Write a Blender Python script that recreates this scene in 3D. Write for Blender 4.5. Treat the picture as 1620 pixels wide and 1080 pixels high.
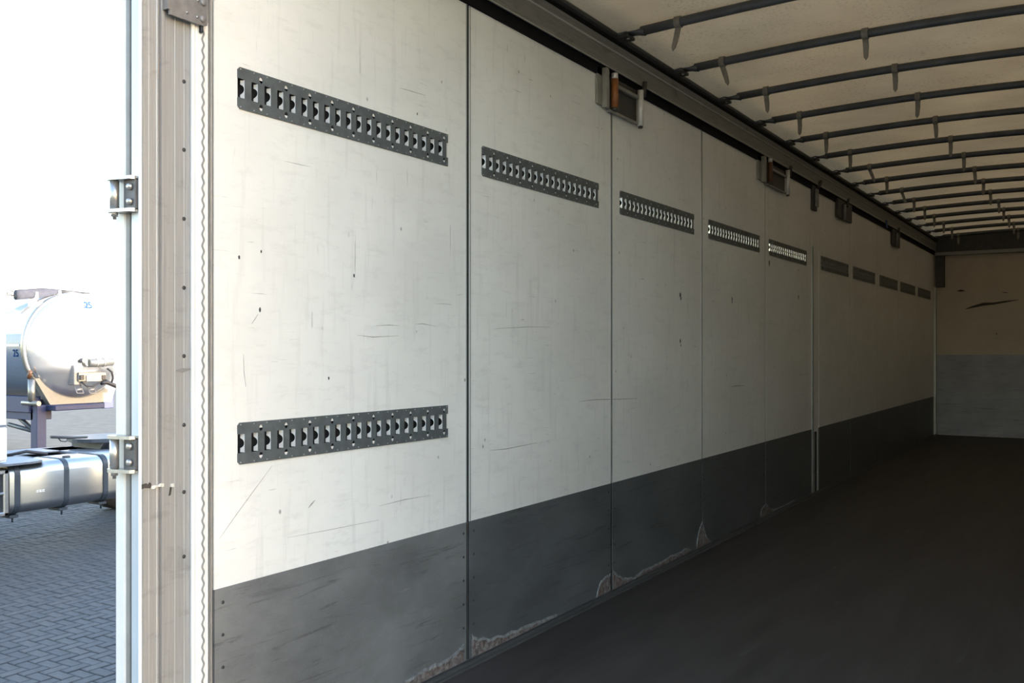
import bpy, bmesh, math, random
from mathutils import Vector, Matrix
random.seed(7)
for o in list(bpy.data.objects): bpy.data.objects.remove(o)
scene = bpy.context.scene
COL = scene.collection
PI = math.pi

# ---------------------------------------------------------------- camera, sky, sun, exposure
# image taken as 1620 x 1080; wall_left inner face is X=0, Y runs to the front of the trailer, Z=0 is the load floor
F_PX = 1500.0; VPX, VPY = 1754.6, 552.2
TH = math.atan((VPX - 810) / F_PX)
CAM = Vector((2.2, 0.0, 1.266))
cd = bpy.data.cameras.new('camera'); cam = bpy.data.objects.new('camera', cd); COL.objects.link(cam)
cd.sensor_width = 36; cd.lens = F_PX / 1620 * 36; cd.shift_y = (VPY - 540) / 1620
cd.clip_start = 0.05; cd.clip_end = 2000
cam.location = CAM; cam.rotation_euler = (PI/2, 0, TH)
scene.camera = cam
GZ = -1.2                                           # yard level

SUN_EL, SUN_AZ = math.radians(7.5), math.radians(10.5)  # azimuth from +X towards +Y
w = bpy.data.worlds.new('sky'); scene.world = w; w.use_nodes = True
nt = w.node_tree; nt.nodes.clear()
sky = nt.nodes.new('ShaderNodeTexSky'); sky.sky_type = 'NISHITA'
sky.sun_disc = False; sky.sun_elevation = SUN_EL + math.radians(2.5); sky.sun_rotation = PI/2 - SUN_AZ
sky.air_density = 1.0; sky.dust_density = 0.9; sky.ozone_density = 0.85
bg = nt.nodes.new('ShaderNodeBackground'); wo = nt.nodes.new('ShaderNodeOutputWorld')
bg.inputs['Strength'].default_value = 0.8
tint = nt.nodes.new('ShaderNodeMix'); tint.data_type = 'RGBA'; tint.blend_type = 'MULTIPLY'; tint.inputs[0].default_value = 1.0; tint.inputs[7].default_value = (1.0, .955, .975, 1)
nt.links.new(sky.outputs[0], tint.inputs[6]); nt.links.new(tint.outputs[2], bg.inputs[0]); nt.links.new(bg.outputs[0], wo.inputs[0])
sd = bpy.data.lights.new('sun', 'SUN'); sd.energy = 14.0; sd.angle = math.radians(0.6); sd.color = (1.0, 0.93, 0.84)
sun = bpy.data.objects.new('sun', sd); COL.objects.link(sun)
sv = Vector((math.cos(SUN_EL)*math.cos(SUN_AZ), math.cos(SUN_EL)*math.sin(SUN_AZ), math.sin(SUN_EL)))
sun.rotation_euler = sv.to_track_quat('Z', 'Y').to_euler(); sun.location = (30, 8, 20)
vs = scene.view_settings
vs.view_transform = 'Standard'; vs.look = 'None'; vs.gamma = 1; vs.use_curve_mapping = False
vs.exposure = 1.03

# ---------------------------------------------------------------- pixel helpers (directions only; planes give the distance)
def ray(px, py):
    r = (px - 810) / F_PX; u = (VPY - py) / F_PX
    return Vector((-math.sin(TH) + r*math.cos(TH), math.cos(TH) + r*math.sin(TH), u))
def onX(px, py, X): d = ray(px, py); return CAM + d * ((X - CAM.x) / d.x)
def onY(px, py, Y): d = ray(px, py); return CAM + d * ((Y - CAM.y) / d.y)
def WY(px, X=0.0): return onX(px, 552, X).y
def WZ(px, py, X=0.0): return onX(px, py, X).z
def proj(p):
    d = Vector(p) - CAM
    dep = -math.sin(TH)*d.x + math.cos(TH)*d.y; r = math.cos(TH)*d.x + math.sin(TH)*d.y
    return (810 + F_PX*r/dep, VPY - F_PX*d.z/dep)

# ---------------------------------------------------------------- materials
class NT:
    def __init__(s, name):
        s.m = bpy.data.materials.new(name); s.m.use_nodes = True
        s.t = s.m.node_tree; s.n = s.t.nodes; s.l = s.t.links
        s.b = s.n['Principled BSDF']; s.out = s.n['Material Output']
        s.co = s.n.new('ShaderNodeTexCoord').outputs['Object']
    def map(s, scale=(1,1,1), rot=(0,0,0), loc=(0,0,0)):
        m = s.n.new('ShaderNodeMapping'); m.inputs['Scale'].default_value = scale
        m.inputs['Rotation'].default_value = rot; m.inputs['Location'].default_value = loc
        s.l.new(s.co, m.inputs['Vector']); return m.outputs[0]
    def noise(s, vec, scale=5, detail=4, rough=.55, dist=0):
        n = s.n.new('ShaderNodeTexNoise'); n.inputs['Scale'].default_value = scale; n.inputs['Detail'].default_value = detail
        n.inputs['Roughness'].default_value = rough; n.inputs['Distortion'].default_value = dist
        s.l.new(vec, n.inputs['Vector']); return n.outputs['Fac']
    def voro(s, vec, scale, feat='F1'):
        n = s.n.new('ShaderNodeTexVoronoi'); n.feature = feat; n.inputs['Scale'].default_value = scale
        s.l.new(vec, n.inputs['Vector']); return n.outputs['Distance']
    def ramp(s, fac, stops):
        n = s.n.new('ShaderNodeValToRGB'); e = n.color_ramp.elements
        while len(e) < len(stops): e.new(.5)
        for q, (p, c) in zip(e, stops):
            q.position = p; q.color = (c, c, c, 1) if isinstance(c, (int, float)) else (*c, 1)
        s.l.new(fac, n.inputs[0]); return n.outputs[0]
    def mix(s, fac, a, b, mode='MIX'):
        n = s.n.new('ShaderNodeMix'); n.data_type = 'RGBA'; n.blend_type = mode; n.clamp_factor = True
        for k, v in ((0, fac), (6, a), (7, b)):
            if isinstance(v, (int, float)): n.inputs[k].default_value = v if k == 0 else (v, v, v, 1)
            elif isinstance(v, tuple): n.inputs[k].default_value = (*v, 1)
            else: s.l.new(v, n.inputs[k])
        return n.outputs[2]
    def math(s, op, a, b=0.0):
        n = s.n.new('ShaderNodeMath'); n.operation = op
        for k, v in enumerate((a, b)):
            if isinstance(v, (int, float)): n.inputs[k].default_value = v
            else: s.l.new(v, n.inputs[k])
        return n.outputs[0]
    def set(s, k, v):
        i = s.b.inputs[k]
        if isinstance(v, (int, float)): i.default_value = v
        elif isinstance(v, tuple): i.default_value = (*v, 1)
        else: s.l.new(v, i)
    def bump(s, h, strength=.2, dist=.01):
        n = s.n.new('ShaderNodeBump'); n.inputs['Strength'].default_value = strength; n.inputs['Distance'].default_value = dist
        s.l.new(h, n.inputs['Height']); s.l.new(n.outputs[0], s.b.inputs['Normal'])

M = {}
def simple(name, col, rough=.5, metal=0., var=.12, scale=14, bump=.0):
    t = NT(name); n = t.noise(t.map(), scale, 5)
    lo = tuple(c*(1-var) for c in col); hi = tuple(min(1, c*(1+var)) for c in col)
    t.set('Base Color', t.ramp(n, [(.3, lo), (.7, hi)])); t.set('Roughness', rough); t.set('Metallic', metal)
    if bump: t.bump(n, bump, .004)
    M[name] = t.m; return t.m

def wall_paint(name, base, dark, rough):
    t = NT(name)
    big = t.noise(t.map((1, .6, 1.0)), 2.2, 5, .6)
    c = t.ramp(big, [(.3, tuple(v*.86 for v in base)), (.7, base)])
    smear = t.noise(t.map((1, 1.6, 6)), 4.5, 7, .75, .2)                   # rubbed marks drawn along the load
    c = t.mix(t.ramp(smear, [(.52, 0.), (.76, .36)]), c, dark)
    vert = t.noise(t.map((1, 9, .8), loc=(3, 1, 2)), 3.0, 4, .6)
    c = t.mix(t.ramp(vert, [(.55, 0.), (.78, .34)]), c, dark)
    scr = t.noise(t.map((1, 3.0, 95), rot=(.05, 0, 0)), 1.6, 3, .6, .6)      # thin scratches
    gate = t.noise(t.map(loc=(9, 4, 2)), 3.4, 3)
    f = t.math('MULTIPLY', t.ramp(scr, [(.67, 0.), (.72, .8)]), t.ramp(gate, [(.48, 0.), (.6, 1.)]))
    c = t.mix(f, c, tuple(v*.32 for v in base))
    scr2 = t.noise(t.map((1, 60, 4.0), rot=(-.6, 0, 0), loc=(2, 7, 5)), 1.3, 2, .5, .4)
    f = t.math('MULTIPLY', t.ramp(scr2, [(.70, 0.), (.74, .6)]), t.ramp(gate, [(.38, 1.), (.48, 0.)]))
    c = t.mix(f, c, tuple(v*.4 for v in base))
    sp = t.voro(t.map((1, 1, .7)), 11)
    gate2 = t.noise(t.map(loc=(1, 8, 3)), 5.0, 2)
    f = t.math('MULTIPLY', t.ramp(sp, [(.035, .85), (.075, 0.)]), t.ramp(gate2, [(.5, 0.), (.56, 1.)]))
    c = t.mix(f, c, tuple(v*.25 for v in base))
    t.set('Base Color', c); t.set('Roughness', t.ramp(smear, [(.3, rough), (.8, rough+.15)]))
    t.bump(t.noise(t.map((1, 1, 2)), 9, 3), .05, .01)
    M[name] = t.m
wall_paint('wall_white', (.82, .80, .765), (.46, .44, .42), .30)
wall_paint('back_ply', (.50, .435, .36), (.33, .28, .235), .5)

def kick(name, base, light):
    t = NT(name)
    big = t.noise(t.map((1, 1.2, 2.2)), 2.0, 6, .65)
    c = t.ramp(big, [(.3, tuple(v*.7 for v in base)), (.72, tuple(v*1.35 for v in base))])
    st = t.noise(t.map((1, 1.1, 14), rot=(-.12, 0, 0)), 2.4, 6, .7, .8)
    c = t.mix(t.ramp(st, [(.56, 0.), (.72, .75)]), c, tuple(v*.25 for v in base))
    st2 = t.noise(t.map((1, 2, 40), rot=(.08, 0, 0), loc=(5, 5, 5)), 2, 4, .6, .3)
    c = t.mix(t.ramp(st2, [(.66, 0.), (.74, .4)]), c, light)
    sp = t.noise(t.map(), 160, 2)
    c = t.mix(t.ramp(sp, [(.6, 0.), (.8, .3)]), c, light)
    t.set('Base Color', c); t.set('Roughness', t.ramp(big, [(.3, .38), (.8, .55)]))
    t.bump(sp, .05, .003); M[name] = t.m
kick('kick_dark', (.090, .094, .097), (.18, .18, .18))
kick('kick_pale', (.150, .152, .152), (.26, .26, .26))  # paler tones, used on the first panel's kick board only
kick('kick_steel', (.25, .255, .30), (.48, .48, .52))

t = NT('floor_dark'); a = t.noise(t.map((2.5, .35, 1)), 3, 6, .65)
c = t.ramp(a, [(.3, (.026, .022, .021)), (.75, (.055, .048, .045))])
b_ = t.noise(t.map((6, .8, 1), loc=(3, 1, 0)), 2, 5, .7, .5)
c = t.mix(t.ramp(b_, [(.6, 0.), (.75, .5)]), c, (.085, .08, .078))
t.set('Base Color', c); t.set('Roughness', .62); t.bump(t.noise(t.map(), 90, 3), .15, .004); M['floor_dark'] = t.m

t = NT('roof_tarp'); a = t.noise(t.map(), 1.4, 5, .6); s_ = t.noise(t.map(), 55, 3, .6); g_ = t.noise(t.map(loc=(3, 3, 0)), 2.2, 3)
c = t.ramp(a, [(.3, (.56, .50, .42)), (.7, (.72, .66, .56))])
c = t.mix(t.math('MULTIPLY', t.ramp(s_, [(.54, 0.), (.68, .6)]), t.ramp(g_, [(.38, .15), (.6, 1.)])), c, (.30, .28, .25))
df = t.n.new('ShaderNodeBsdfDiffuse'); tr = t.n.new('ShaderNodeBsdfTranslucent'); mx = t.n.new('ShaderNodeMixShader')
t.l.new(c, df.inputs[0]); t.l.new(t.mix(1.0, c, (1.0, .77, .48), 'MULTIPLY'), tr.inputs[0]); mx.inputs[0].default_value = .068
t.l.new(df.outputs[0], mx.inputs[1]); t.l.new(tr.outputs[0], mx.inputs[2]); t.l.new(mx.outputs[0], t.out.inputs[0])
M['roof_tarp'] = t.m

def brushed(name, col, rough, metal, axis=(1, 30, 1), streak=.25, dark=(.1,.1,.1)):
    t = NT(name); n = t.noise(t.map(axis), 6, 5, .6); bl = t.noise(t.map((1, 1.5, 3)), 4, 6, .7, .6)
    c = t.ramp(n, [(.3, tuple(v*(1-streak) for v in col)), (.7, col)])
    c = t.mix(t.ramp(bl, [(.55, 0.), (.75, .5)]), c, dark)
    t.set('Base Color', c); t.set('Roughness', rough); t.set('Metallic', metal); M[name] = t.m
brushed('post_alu', (.36, .358, .355), .5, .35, (1, 40, .6), .25, (.10, .10, .10))
brushed('sill_alu', (.13, .13, .125), .5, .4, (30, 1, 30), .3, (.05, .05, .05))
brushed('rail_alu', (.28, .275, .26), .5, .5, (30, 1, 30), .3, (.05, .045, .04))
brushed('joint_alu', (.34, .34, .34), .4, .6, (1, 1, 1), .2, (.25, .25, .25))
brushed('tank_alu', (.52, .53, .55), .30, 1.0, (1, 1, 6), .08, (.6, .6, .62))
simple('rail_grey', (.105, .115, .118), .45, .2, .18, 30)
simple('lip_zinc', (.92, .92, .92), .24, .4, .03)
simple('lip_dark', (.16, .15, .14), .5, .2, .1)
simple('rubber', (.012, .012, .014), .6)
simple('black_seal', (.008, .008, .009), .8)
M['black_seal'].node_tree.nodes['Principled BSDF'].inputs['Specular IOR Level'].default_value = .1
simple('zinc', (.34, .34, .335), .35, .8, .15, 40)
simple('bow_steel', (.085, .09, .095), .5, .3, .2, 10)
simple('tongue', (.20, .185, .155), .6, 0, .2, 30)
simple('orange', (.24, .085, .022), .45, 0, .2, 30)
simple('bracket_dark', (.05, .048, .045), .5, .3, .2)
simple('bracket_plate', (.22, .21, .21), .5, .4, .2, 30)
simple('bracket_grey', (.26, .25, .23), .45, .3, .15)
simple('tube_pale', (.62, .60, .58), .4, .2, .1)
simple('blue_strap', (.02, .08, .20), .6)
simple('orange_dull', (.10, .045, .02), .5)
simple('door_white', (.44, .44, .43), .4, 0, .04)
simple('edge_bright', (.50, .49, .46), .35, .4)
simple('hinge_dark', (.06, .06, .065), .5, .3)
simple('white_gloss', (.80, .80, .79), .25, 0, .03)
simple('door_seal', (.15, .145, .14), .6)
simple('strip_white', (.72, .715, .70), .45, 0, .08, 8)
simple('post_face', (.32, .36, .41), .35, .2, .06, 6)
simple('trim_grey', (.20, .195, .19), .5, .2)
simple('weld', (.62, .61, .57), .5, .2, .35, 90, .6)
simple('hole_dark', (.03, .03, .03), .6)
simple('brick_a', (.046, .046, .049), .75, 0, .22, 12, .3)
simple('brick_b', (.052, .051, .053), .75, 0, .22, 12, .3)
simple('brick_c', (.040, .041, .045), .75, 0, .22, 12, .3)
simple('joint_sand', (.017, .017, .019), .9, 0, .2, 20)
simple('yard', (.125, .119, .110), .95, 0, .15, 2.5)
M['yard'].node_tree.nodes['Principled BSDF'].inputs['Specular IOR Level'].default_value = .05
simple('tank_white', (.60, .61, .62), .22, .88, .03)
simple('tank_blue', (.10, .125, .17), .3, 0, .1)
simple('navy', (.012, .018, .06), .6, 0, .15)
simple('dark_steel', (.045, .05, .06), .5, .3, .2)
simple('deck_grey', (.12, .135, .165), .45, .4, .15)
simple('strap_grey', (.028, .038, .052), .5, .2, .12)
simple('tyre', (.02, .02, .02), .8)
simple('stainless', (.20, .20, .19), .35, .7, .12, 30)
simple('hose', (.02, .02, .025), .5)
simple('cover_grey', (.028, .030, .042), .95, 0, .2)
simple('paint_blue', (.006, .032, .10), .9)
M['paint_blue'].node_tree.nodes['Principled BSDF'].inputs['Specular IOR Level'].default_value = .0
simple('cream', (.16, .155, .14), .4, 0, .06)
simple('glass_dark', (.02, .025, .03), .1)
t = NT('corrosion'); n1 = t.noise(t.map(), 45, 6, .7, .5); n2 = t.noise(t.map(loc=(4, 4, 4)), 16, 4)
c = t.ramp(n1, [(.3, (.05, .045, .045)), (.5, (.17, .13, .12)), (.62, (.26, .25, .24)), (.72, (.08, .07, .07))])
t.set('Base Color', t.mix(t.ramp(n2, [(.5, 0.), (.62, .6)]), c, (.12, .07, .05))); t.set('Roughness', .8); t.bump(n1, .8, .01); M['corrosion'] = t.m
simple('sealant', (.21, .215, .22), .7, 0, .45, 50, .5)
simple('scratch', (.30, .29, .27), .6, 0, .3, 60)
simple('bead_grey', (.20, .20, .195), .6)
simple('scuff', (.04, .035, .032), .7, 0, .4, 60)

# ---------------------------------------------------------------- mesh builder
class MB:
    def __init__(s): s.v = []; s.f = []; s.sm = []
    def add(s, vs, fs, smooth=False):
        b = len(s.v); s.v += [Vector(v) for v in vs]; s.f += [tuple(b+i for i in f) for f in fs]; s.sm += [smooth]*len(fs)
    def box(s, a, b, bev=0.0):
        x0, x1 = sorted((a[0], b[0])); y0, y1 = sorted((a[1], b[1])); z0, z1 = sorted((a[2], b[2]))
        if bev > 0:                                                      # chamfered along every edge
            e = min(bev, (x1-x0)*.45, (y1-y0)*.45, (z1-z0)*.45); bm = bmesh.new(); bmesh.ops.create_cube(bm, size=1)
            for q in bm.verts: q.co = Vector(((x0+x1)/2+q.co.x*(x1-x0), (y0+y1)/2+q.co.y*(y1-y0), (z0+z1)/2+q.co.z*(z1-z0)))
            bmesh.ops.bevel(bm, geom=list(bm.edges), offset=e, segments=1, affect='EDGES'); s.bm(bm); return s
        s.add([(x0,y0,z0),(x1,y0,z0),(x1,y1,z0),(x0,y1,z0),(x0,y0,z1),(x1,y0,z1),(x1,y1,z1),(x0,y1,z1)],
              [(0,3,2,1),(4,5,6,7),(0,1,5,4),(1,2,6,5),(2,3,7,6),(3,0,4,7)]); return s
    def bm(s, bm, smooth=False):
        bm.verts.index_update(); s.add([q.co.copy() for q in bm.verts], [[v.index for v in f.verts] for f in bm.faces], smooth); bm.free()
    def prism(s, pts, axis, a, b, smooth=False):
        """pts: 2D outline; axis 0/1/2 = extrusion along X (pts are y,z), Y (x,z), Z (x,y)"""
        def P(p, h): return {0: (h, p[0], p[1]), 1: (p[0], h, p[1]), 2: (p[0], p[1], h)}[axis]
        n = len(pts); ar = sum(pts[i][0]*pts[(i+1)%n][1]-pts[(i+1)%n][0]*pts[i][1] for i in range(n))
        if (ar < 0) != (axis == 1): pts = pts[::-1]
        a, b = sorted((a, b))
        s.add([P(p, a) for p in pts] + [P(p, b) for p in pts], [tuple(range(n))[::-1], tuple(range(n, 2*n))])
        base = len(s.v) - 2*n
        for i in range(n):
            j = (i+1) % n; s.f.append((base+i, base+j, base+n+j, base+n+i)); s.sm.append(smooth)
        return s
    def tube(s, pts, r, seg=10, r2=None, caps=True):
        pts = [Vector(p) for p in pts]; rings = []; up = None
        for i, p in enumerate(pts):
            d = (pts[min(i+1, len(pts)-1)] - pts[max(i-1, 0)]).normalized()
            if up is None: up = Vector((0,0,1)) if abs(d.z) < .9 else Vector((1,0,0))
            x = d.cross(up).normalized(); y = x.cross(d).normalized(); up = y
            rr = r if r2 is None else r + (r2-r)*i/(len(pts)-1)
            rings.append([p + x*rr*math.cos(2*PI*k/seg) + y*rr*math.sin(2*PI*k/seg) for k in range(seg)])
        vs = [v for R in rings for v in R]; fs = []
        for i in range(len(pts)-1):
            for k in range(seg):
                k2 = (k+1) % seg; fs.append((i*seg+k, i*seg+k2, (i+1)*seg+k2, (i+1)*seg+k))
        s.add(vs, fs, True)
        if caps:
            b = len(s.v) - len(vs); s.f.append(tuple(b+k for k in range(seg))[::-1]); s.sm.append(False)
            s.f.append(tuple(b+(len(pts)-1)*seg+k for k in range(seg))); s.sm.append(False)
        return s
    def lathe(s, prof, origin, axis, seg=48):
        """prof: (h along axis, radius)"""
        A = Vector(axis).normalized(); U = Vector((0,0,1)) if abs(A.z) < .9 else Vector((1,0,0)); V = A.cross(U).normalized(); U = V.cross(A)
        o = Vector(origin); vs = []; fs = []
        for h, r in prof:
            for k in range(seg):
                an = 2*PI*k/seg; vs.append(o + A*h + (U*math.cos(an)+V*math.sin(an))*r)
        for i in range(len(prof)-1):
            for k in range(seg):
                k2 = (k+1) % seg; fs.append((i*seg+k, (i+1)*seg+k, (i+1)*seg+k2, i*seg+k2))
        s.add(vs, fs, True); return s
    def mesh(s, name, mat, off):
        me = bpy.data.meshes.new(name); me.from_pydata([tuple(v-off) for v in s.v], [], s.f); me.update()
        for p, q in zip(me.polygons, s.sm): p.use_smooth = q
        bm = bmesh.new(); bm.from_mesh(me); bmesh.ops.recalc_face_normals(bm, faces=bm.faces); bm.to_mesh(me); bm.free()
        me.materials.append(M[mat]); return me
    def build(s, name, mat, parent=None):
        if parent is None:
            lo = [min(v[i] for v in s.v) for i in range(3)]; hi = [max(v[i] for v in s.v) for i in range(3)]
            off = Vector(((lo[0]+hi[0])/2, (lo[1]+hi[1])/2, lo[2]))
        else:
            root = parent if parent.parent is None else parent.parent
            off = Vector(root.location)
        o = bpy.data.objects.new(name, s.mesh(name, mat, off)); COL.objects.link(o)
        if parent is None: o.location = off
        else: o.parent = parent
        return o
def tag(o, label=None, cat=None, group=None, kind=None):
    for k, v in (('label', label), ('category', cat), ('group', group), ('kind', kind)):
        if v: o[k] = v
    return o
def empty(name, loc=(0,0,0), **kw):
    o = bpy.data.objects.new(name, None); COL.objects.link(o); o.location = loc; o.empty_display_size = .1
    return tag(o, **kw)
def box(a, b, bev=0.0): return MB().box(a, b, bev)
def copy_tree(o, parent=None):
    c = o.copy(); COL.objects.link(c); c.parent = parent
    for ch in list(o.children): copy_tree(ch, c)
    return c

# ---------------------------------------------------------------- measured layout of the trailer
Y_REAR, Y_FRONT, WIDTH = 1.62, 15.276, 2.48
Z_TOP, Z_KICK = 2.667, 0.567
JOINTS = [3.159, 4.466, 5.764, 7.085, 8.408]
PANELS = [(1.863, 3.159), (3.159, 4.466), (4.466, 5.764), (5.764, 7.085), (7.085, 8.408),
          (8.653, 9.86), (9.86, 11.19), (11.19, 12.43), (12.43, 13.74), (13.74, 15.20)]
RAIL_Y = [1.955, 3.255, 4.564, 5.880, 7.171, 8.719, 9.985, 11.307, 12.565, 13.845]
RAIL_L, RAIL_Z, RAIL_Z2, RAIL_W = 1.06, 2.046, .984, .125

# ---------------------------------------------------------------- the setting: yard
ground = empty('ground', (0, 0, GZ), kind='structure', label='grey block paved yard outside the trailer')
yd = MB(); yd.add([(-260, -160, GZ-.012), (160, -160, GZ-.012), (160, 260, GZ-.012), (-260, 260, GZ-.012)], [(0, 1, 2, 3)])
yd.build('paving_bed', 'yard', ground)
# herringbone blocks where the camera sees them
a_ = .105
near, rest = [], []
for i in range(-110, -20):
    for j in range(10, 110):
        k = (i - j) % 4
        if k == 0: c = ((i+1)*a_, (j+.5)*a_); hx, hy = a_, a_/2
        elif k == 2: c = ((i+.5)*a_, j*a_); hx, hy = a_/2, a_
        else: continue
        px, py = proj((c[0], c[1], GZ))
        if -90 < px < 260 and 775 < py < 1150:
            (near if (-15 < px < 190 and py < 1090) else rest).append((py, c, hx, hy))
near.sort(key=lambda q: -q[0])
rest += near[300:]; near = near[:300]
def block(mb, c, hx, hy, z):
    g = .005; e = .006
    x0, x1, y0, y1 = c[0]-hx+g, c[0]+hx-g, c[1]-hy+g, c[1]+hy-g
    mb.add([(x0,y0,GZ-.012),(x1,y0,GZ-.012),(x1,y1,GZ-.012),(x0,y1,GZ-.012),(x0,y0,z-e),(x1,y0,z-e),(x1,y1,z-e),(x0,y1,z-e),
            (x0+e,y0+e,z),(x1-e,y0+e,z),(x1-e,y1-e,z),(x0+e,y1-e,z)],
           [(0,1,5,4),(1,2,6,5),(2,3,7,6),(3,0,4,7),(4,5,9,8),(5,6,10,9),(6,7,11,10),(7,4,8,11),(8,9,10,11)])
bmeshes = {}
for q, (py, c, hx, hy) in enumerate(near):
    key = (hx > hy, q % 3)
    if key not in bmeshes:
        mb = MB(); block(mb, (0, 0), hx, hy, GZ); bmeshes[key] = mb.mesh('brick', 'brick_'+'abc'[q % 3], Vector((0, 0, GZ)))
    o = bpy.data.objects.new('brick', bmeshes[key]); COL.objects.link(o); o.parent = ground
    o.location = (c[0], c[1], random.uniform(-.002, .004))
mb = MB()
for py, c, hx, hy in rest: block(mb, c, hx, hy, GZ + random.uniform(-.002, .004))
tag(mb.build('paving_blocks', 'brick_a', ground), kind='stuff')
sand = MB(); sand.box((-12, 1, GZ-.0118), (-2, 12, GZ-.009)); sand.build('joint_sand', 'joint_sand', ground)

# ---------------------------------------------------------------- floor, far bulkhead, right wall, roof
fl = MB().box((0, Y_REAR, -.14), (WIDTH, Y_FRONT, 0)); tag(fl.build('floor', 'floor_dark'), 'dark worn plywood load floor of the trailer', kind='structure')

wb = empty('wall_back', (0, Y_FRONT, 0), kind='structure', label='front bulkhead with brown board above a scuffed steel plate')
box((-.05, Y_FRONT, -.14), (WIDTH+.06, Y_FRONT+.06, 2.70)).build('upper_board', 'back_ply', wb)
box((.03, Y_FRONT-.008, .01), (WIDTH, Y_FRONT, 1.185)).build('steel_kick_plate', 'kick_steel', wb)
box((.0, Y_FRONT-.045, 2.645), (WIDTH, Y_FRONT, 2.70), .006).build('header_rail', 'rail_alu', wb)
box((-.05, Y_FRONT-.02, 2.70), (WIDTH+.06, Y_FRONT+.06, 2.985)).build('header_beam', 'bracket_dark', wb)
box((.02, Y_FRONT-.05, 2.18), (.15, Y_FRONT, 2.645), .008).build('corner_bracket', 'bracket_dark', wb)
def streak(pts, wd, name, mat, parent, plane, seed=1):
    """flat raised smear: pts (u, v) along its length; plane ('Y', y) -> u = x, v = z; ('X', x) -> u = y, v = z"""
    r = random.Random(seed); L = []; R = []
    for i, p in enumerate(pts):
        q0 = pts[max(i-1, 0)]; q1 = pts[min(i+1, len(pts)-1)]; d = Vector((q1[0]-q0[0], q1[1]-q0[1])).normalized()
        w_ = wd * math.sin(PI*(i+.25)/(len(pts)-.5)) * r.uniform(.6, 1.2)
        L.append((p[0]-d.y*w_, p[1]+d.x*w_)); R.append((p[0]+d.y*w_, p[1]-d.x*w_))
    mb = MB(); out = L + R[::-1]
    if plane[0] == 'Y': mb.prism(out, 1, plane[1]-.001, plane[1])
    else: mb.prism(out, 0, plane[1], plane[1]+.0008)
    return mb.build(name, mat, parent)
for pts, wd in (([(1526,489),(1540,485),(1556,481),(1572,480),(1590,477),(1612,474)], .022), ([(1514,460),(1520,459.5),(1526,460)], .015), ([(1586,462),(1594,463)], .01), ([(1576,526),(1577,529)], .012)):
    streak([(lambda p: (p.x, p.z))(onY(x, y, Y_FRONT)) for x, y in pts], wd, 'scrape', 'scuff', wb, ('Y', Y_FRONT))

wr = empty('wall_right', (WIDTH, 0, 0), kind='structure', label='right side wall of the trailer, outside the picture')
for y0, y1 in PANELS: box((WIDTH, y0, .567), (WIDTH+.03, y1, 2.68)).build('wall_panel', 'wall_white', wr); box((WIDTH, y0, 0), (WIDTH+.032, y1, .567)).build('kick_board', 'kick_dark', wr)
box((WIDTH+.03, Y_REAR, -.14), (WIDTH+.06, Y_FRONT, 2.96)).build('outer_skin', 'white_gloss', wr)
box((WIDTH-.05, Y_REAR, 2.68), (WIDTH+.03, Y_FRONT, 2.93)).build('top_rail', 'rail_alu', wr)
box((WIDTH, Y_REAR, 0), (WIDTH+.03, 1.863, 2.68)).build('rear_post', 'post_alu', wr)
box((WIDTH, 8.408, 0), (WIDTH+.03, 8.653, 2.68)).build('middle_post', 'joint_alu', wr)

# roof tarpaulin with slight sag between the bows
BOWS = [2.98 + .745*k for k in range(17)]
rt = MB(); nx, ny = 24, 180; vs_, fs_ = [], []
for j in range(ny+1):
    y = Y_REAR + (Y_FRONT - .005 - Y_REAR)*j/ny
    ph = ((y - BOWS[0]) / .745) % 1.0
    for i in range(nx+1):
        x = -.03 + (WIDTH+.06)*i/nx
        z = 2.938 - .010*math.sin(PI*ph)**2 + .004*math.sin(x*5+y*2.1) + .02*math.sin(PI*(i/nx))
        if i in (0, nx): z -= .03
        vs_.append((x, y, z))
for j in range(ny):
    for i in range(nx):
        b = j*(nx+1)+i; fs_.append((b, b+1, b+nx+2, b+nx+1))
rt.add(vs_, fs_, True)
tag(rt.build('ceiling', 'roof_tarp'), 'sagging beige sliding roof tarpaulin glowing with daylight', kind='structure')

# ---------------------------------------------------------------- left wall
wl = empty('wall_left', (0, 0, 0), kind='structure', label='white panelled side wall with dark kick boards and lashing rails')
CUT = .042
for n, (y0, y1) in enumerate(PANELS):
    g = .006
    a, b = y0+g, y1-g
    cuts = [(RAIL_Y[n]+.002, RAIL_Y[n]+RAIL_L-.014, RAIL_Z-CUT, RAIL_Z+CUT)]
    if n == 0: cuts = [(RAIL_Y[0]+.002, RAIL_Y[0]+RAIL_L-.014, RAIL_Z2-CUT, RAIL_Z2+CUT)] + cuts
    mb = MB(); z = Z_KICK
    for c0, c1, d0, d1 in cuts:
        mb.box((-.02, a, z), (0, b, d0)); mb.box((-.02, a, d0), (0, c0, d1)); mb.box((-.02, c1, d0), (0, b, d1)); z = d1
    mb.box((-.02, a, z), (0, b, 2.72))
    mb.build('wall_panel', 'wall_white', wl)
    kb = MB().box((-.02, a, 0.0), (.003, b, Z_KICK)).build('kick_board', 'kick_pale' if n == 0 else 'kick_dark', wl)
    if n < 5:                                                           # screws near both edges of the kick board
        sc = MB()
        for e in (a+.03, b-.03):
            for k in range(6): sc.lathe([(0, .0055), (.002, .0045), (.0022, 0)], (.003, e, .05+.095*k), (1, 0, 0), 8)
        tag(sc.build('screws', 'hole_dark', kb), kind='stuff')
box((-.055, Y_REAR+.02, -.14), (-.052, Y_FRONT, 2.96)).build('outer_skin', 'white_gloss', wl)
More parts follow.
